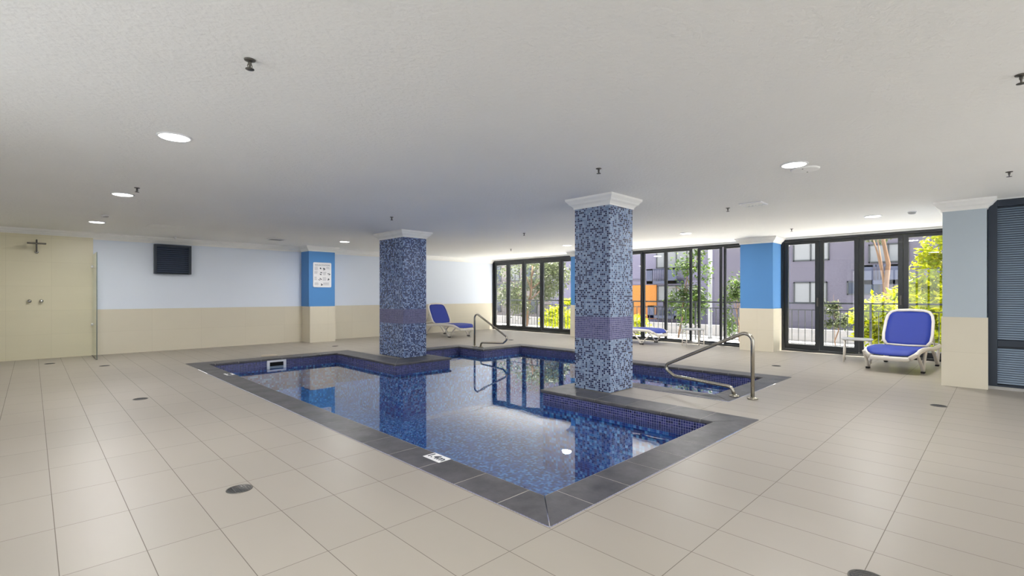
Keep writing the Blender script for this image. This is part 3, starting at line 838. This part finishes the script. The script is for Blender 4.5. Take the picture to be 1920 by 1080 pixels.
sh = empty('overhead_shower', (.06, Y1-.02, 2.0), label='square chrome overhead shower on a wall arm', cat='shower')
mb = MB(); mb.lathe([(.03, 0), (.03, .012), (.012, .014)], n=20)
o = mb.build('wall_flange', M['steel'], sh); o.rotation_euler = (PI/2, 0, 0)
mb = MB(); mb.tube(smooth_path([(0, 0, 0), (0, -.07, 0.0), (0, -.09, .20), (0, -.34, .20), (0, -.36, .14)], [.03, .04, .03]), .0125, 10); mb.build('arm', M['dark_steel'], sh)
mb = MB(); mb.box(-.125, .125, -.485, -.235, .128, .142); mb.build('spray_plate', M['dark_steel'], sh, bevel=.004)
def tap(x, lb):
    t = empty('shower_tap', (x, Y1-.02, 1.085), label=lb, cat='tap', group='shower taps')
    mb = MB(); mb.lathe([(.032, 0), (.032, .008), (.016, .014), (.014, .035)], n=24); o = mb.build('wall_flange', M['steel'], t); o.rotation_euler = (PI/2, 0, 0)
    mb = MB(); mb.lathe([(.016, .034), (.030, .040), (.032, .052), (.024, .066), (0, .070)], n=20); o = mb.build('knob', M['steel'], t); o.rotation_euler = (PI/2, 0, 0)
tap(-.035, 'chrome shower tap farther from the glass panel, under the shower head')
tap(.125, 'chrome shower tap closer to the glass panel, under the shower head')
gs = empty('shower_screen', (.85, 12.2, 0), label='clear frameless glass panel standing at the open side of the shower', cat='glass screen')
mb = MB(); mb.box(-.006, .006, -.45, .475, .012, 1.99); mb.build('glass_panel', M['screen_glass'], gs)
M['edge'] = plain('dark_green_glass_edge', (70, 84, 80), .2)
mb = MB(); mb.box(-.0065, .0065, -.458, -.4505, .012, 1.99); mb.build('polished_edge', M['edge'], gs)
for z in (.62, 1.76):
    mb = MB(); mb.box(-.022, .022, .425, .478, z-.025, z+.025); mb.build('wall_clamp', M['steel'], gs, bevel=.003)
mb = MB(); mb.box(-.012, .012, -.44, .475, .0005, .0115); mb.build('floor_channel', M['dark_steel'], gs)

# ------------------------------------------------------------------ outside: balcony, railing, buildings, trees
mb = MB(); mb.box(X1+.15, 12.95, -1, 13.5, -.2, -.01); tag(mb.build('balcony_floor', M['balcony']), kind='structure')
rl = empty('balcony_railing', (12.7, 6, 0), label='dark metal balcony railing with slim vertical bars outside all the windows', cat='railing')
ya, yb = -6.0, 7.4
mb = MB(); mb.box(-.025, .025, ya, yb, .995, 1.03); mb.build('top_rail', M['black_frame'], rl)
mb = MB(); mb.box(-.012, .012, ya, yb, .845, .865); mb.build('lower_rail', M['black_frame'], rl)
mb = MB(); mb.box(-.012, .012, ya, yb, .06, .08); mb.build('bottom_rail', M['black_frame'], rl)
k = 0; y = ya+.07
while y < yb:
    mb = MB()
    if k % 14 == 0: mb.box(-.02, .02, y-.02, y+.02, -.01, .995); nm = 'post'
    else: mb.box(-.007, .007, y-.007, y+.007, .08, .845); nm = 'bar'
    mb.build(nm, M['black_frame'], rl); y += .137; k += 1

mb = MB(); mb.box(12.95, 60, -40, 90, -1.3, -1.0); tag(mb.build('ground', M['ground']), kind='structure')
mb = MB(); mb.box(26, 26.3, -20, 60, -1.0, -.42); tag(mb.build('garden_wall', M['garden_wall']), 'low pale garden wall across the courtyard beyond the railing', 'wall')

def building(name, x, y0, y1, z1, wallmat, label):
    b = empty(name, (x, (y0+y1)/2, -1.0), label=label, cat='building')
    cy = (y0+y1)/2
    mb = MB(); mb.box(0, 9, y0-cy, y1-cy, 0, z1+1); mb.build('wall', M[wallmat], b)
    return b, cy
def bwin(b, cy, y0, y1, z0, z1, pane='curtain', fr='black_frame', mull=1):
    y0, y1 = min(y0, y1)-cy, max(y0, y1)-cy; z0 += 1; z1 += 1
    mb = MB(); f = .07
    mb.box(-.06, -.001, y0, y0+f, z0, z1); mb.box(-.06, -.001, y1-f, y1, z0, z1); mb.box(-.06, -.001, y0, y1, z0, z0+f); mb.box(-.06, -.001, y0, y1, z1-f, z1)
    for k in range(1, mull+1):
        c = y0+(y1-y0)*k/(mull+1); mb.box(-.06, -.001, c-f/2, c+f/2, z0, z1)
    w = mb.build('window', M[fr], b)
    mb = MB(); mb.box(-.02, -.005, y0+f, y1-f, z0+f, z1-f); mb.build('pane', M[pane], w)
def bbalc(b, cy, y0, y1, z0, z1, mat='dark_slab', dep=1.2):
    y0, y1 = min(y0, y1)-cy, max(y0, y1)-cy; z0 += 1; z1 += 1
    mb = MB(); mb.box(-dep, 0, y0, y1, z0, z0+.22); mb.box(-dep, -dep+.06, y0, y1, z1-.10, z1)
    mb.box(-dep, -dep+.05, y0, y0+.9, z0, z1); mb.box(-dep, -dep+.05, y1-.5, y1, z0, z1)
    yy = y0+1.0
    while yy < y1-.5: mb.box(-dep, -dep+.04, yy, yy+.04, z0+.2, z1); yy += .14
    mb.build('balcony', M[mat], b)
BX = 32
b1, c1 = building('apartment_building', BX, -14, 13.4, 14, 'grey_wall', 'long grey apartment block with curtained windows behind the yellow tree')
for (a, b, c, d, p, m_) in ((8.74, 6.9, 3.16, 4.6, 'curtain', 1), (8.71, 7.0, .70, 1.95, 'curtain', 1), (6.07, 4.6, 1.2, 1.95, 'dark_glass', 1), (6.2, 4.6, -.9, .0, 'dark_glass', 1),
                            (2.4, .8, 1.3, 2.6, 'dark_glass', 1), (2.0, .6, 3.9, 5.0, 'curtain', 1), (-1, -3, 1, 2.4, 'curtain', 1), (-1, -3, 3.9, 5.0, 'curtain', 1)):
    bwin(b1, c1, a, b, c, d, p, mull=m_)
bbalc(b1, c1, 5.25, 3.3, 1.75, 2.75)
bwin(b1, c1, 5.1, 3.4, 2.9, 3.9, 'curtain')
b2, c2 = building('apartment_building', BX+1.5, 13.4, 29, 14, 'render_wall', 'lavender apartment block with an orange panel and navy balconies')
for (a, b, c, d, p, m_) in ((18.4, 17.7, 3.2, 4.6, 'curtain', 0), (17.6, 15.2, 3.15, 4.7, 'curtain', 2), (18.3, 15.3, .75, 1.9, 'curtain', 3), (18.3, 15.3, -.6, .1, 'dark_glass', 2)):
    bwin(b2, c2, a, b, c, d, p, mull=m_)
bbalc(b2, c2, 18.55, 16.2, 2.0, 3.1); bbalc(b2, c2, 18.45, 15.5, -.5, .42)
mb = MB(); mb.box(-.10, -.002, 18.35-c2, 24-c2, .4, 2.95); mb.build('orange_panel', M['orange'], b2)
mb = MB(); mb.box(-.06, -.002, 13.5-c2, 28.9-c2, 3.30, 3.42); mb.build('floor_line', M['grey_wall'], b2)
b3, c3 = building('apartment_building', BX+3, 29, 62, 14, 'pale_wall', 'pale pinkish apartment block seen through the far windows')
for y in (32, 37, 42, 47, 52):
    bwin(b3, c3, y, y+1.6, 2.6, 4.2, 'dark_glass'); bwin(b3, c3, y, y+1.6, -.6, .6, 'dark_glass')
    bwin(b3, c3, y+2.3, y+3.6, 2.6, 4.2, 'curtain')
bbalc(b3, c3, 41, 31, 1.95, 2.3, dep=.8)
mb = MB(); mb.lathe([(.10, -1), (.10, 4.9)], n=20); o = mb.build('white_post', M['curtain'], None, loc=(24.2, 10.35, 0)); tag(o, 'tall slim white post in the courtyard beyond the middle windows', 'post')

def foliage(mb, cen, rad, count, size, seed, clump=10):
    rnd = random.Random(seed)
    cl_ = []
    for _ in range(clump):
        while True:
            p = Vector((rnd.uniform(-1, 1), rnd.uniform(-1, 1), rnd.uniform(-1, 1)))
            if p.length < 1: break
        cl_.append((Vector((cen[0]+p.x*rad[0], cen[1]+p.y*rad[1], cen[2]+p.z*rad[2])), rnd.uniform(.28, .5)))
    for k in range(count):
        c, s = cl_[rnd.randrange(clump)]
        d = Vector((rnd.gauss(0, 1), rnd.gauss(0, 1), rnd.gauss(0, .55)))
        d.normalize(); rr = rnd.random()**.5
        p = c+Vector((d.x*rad[0], d.y*rad[1], d.z*rad[2]))*s*rr
        t = Vector((rnd.gauss(0, 1), rnd.gauss(0, 1), rnd.gauss(-.3, .5))).normalized(); q = t.cross(Vector((rnd.gauss(0, .5), rnd.gauss(0, .5), 1))).normalized()
        u = size*rnd.uniform(.7, 1.3)
        nn = t.cross(q)*u*.12
        mb.add([p, p+t*u*.5+q*u*.26+nn, p+t*u, p+t*u*.5-q*u*.26+nn], [(0, 1, 2), (0, 2, 3)])
def tree(name, base, crown, rad, leaf_m, n_, size, seed, label, clump=12, trunk_r=.14, cat='tree', lean=(0, 0), nb=7):
    t = empty(name, base, label=label, cat=cat)
    rnd = random.Random(seed+50)
    mb = MB(); c = Vector(crown)-Vector(base)
    top = Vector((c.x+lean[0], c.y+lean[1], c.z+rad[2]*.5))
    pts = [Vector((0, 0, 0)).lerp(top, k/6)+Vector((rnd.uniform(-.06, .06), rnd.uniform(-.06, .06), 0))*(k > 0) for k in range(7)]
    mb.tube(pts, [trunk_r*(1-.11*k) for k in range(7)], 10)
    for k in range(nb):
        a = pts[2+k % 4]; e = Vector((c.x+rnd.uniform(-.8, .8)*rad[0], c.y+rnd.uniform(-.8, .8)*rad[1], c.z+rnd.uniform(-.3, .8)*rad[2]))
        mid = a.lerp(e, .5)+Vector((0, 0, .15)); mb.tube([a, mid, e], [trunk_r*.4, trunk_r*.25, trunk_r*.08], 6)
    mb.build('trunk', M['bark'], t)
    mb = MB(); foliage(mb, c, rad, n_, size, seed, clump); mb.build('foliage', M[leaf_m], t)
    return t
tree('yellow_leaf_tree', (17.4, 2.1, -1.0), (17.4, 1.95, .35), (.8, 1.0, 1.15), 'leaf_yellow', 8500, .16, 1, 'lower bright yellow green tree directly beyond the railing, behind the white side table', 22, .06)
tree('yellow_leaf_tree', (15.4, .5, -1.0), (15.6, .75, 1.35), (.7, .85, 1.75), 'leaf_yellow', 13500, .15, 2, 'tallest bright yellow green tree, close against the grey pier', 30, .07)
tree('brown_trunk_tree', (20.6, 2.75, -1.0), (20.8, 3.7, 3.6), (1.0, 1.0, .55), 'leaf_olive', 1500, .16, 3, 'tree with a thick bare brown trunk rising behind the yellow leaves', 8, .12, lean=(0, -.85), nb=2)
tree('olive_shrub', (18.6, 3.9, -1.0), (18.6, 3.75, .75), (.5, .45, .6), 'leaf_olive', 700, .14, 9, 'small dull green shrub before the grey apartment block', 7, .025, cat='shrub')
tree('green_tree', (20, 10.0, -1.0), (20, 9.45, 1.5), (1.1, .75, 1.9), 'leaf_green', 2300, .17, 4, 'mid green tree before the navy balconies outside the middle windows', 15, .05)
tree('green_tree', (17.5, 6.4, -1.0), (17.5, 6.55, .7), (.6, .42, 1.3), 'leaf_green', 1300, .13, 5, 'slim green tree beside the blue pier outside the middle windows', 9, .035)
tree('grey_green_tree', (19, 18.2, -1.0), (19, 17.6, 1.9), (1.7, 2.0, 1.7), 'leaf_olive', 5600, .17, 6, 'broad dull green tree outside the far windows', 26, .10)
tree('yellow_shrub', (16.5, 13.6, -1.0), (16.5, 13.5, .2), (.9, 1.2, .75), 'leaf_yellow', 4200, .14, 7, 'low bright yellow shrub outside the far windows', 16, .04, cat='shrub')
tree('yellow_shrub', (18, 10.9, -1.0), (18, 10.9, -.1), (.6, .9, .5), 'leaf_yellow', 1100, .13, 8, 'low yellow shrub in front of the orange panel', 8, .03, cat='shrub')
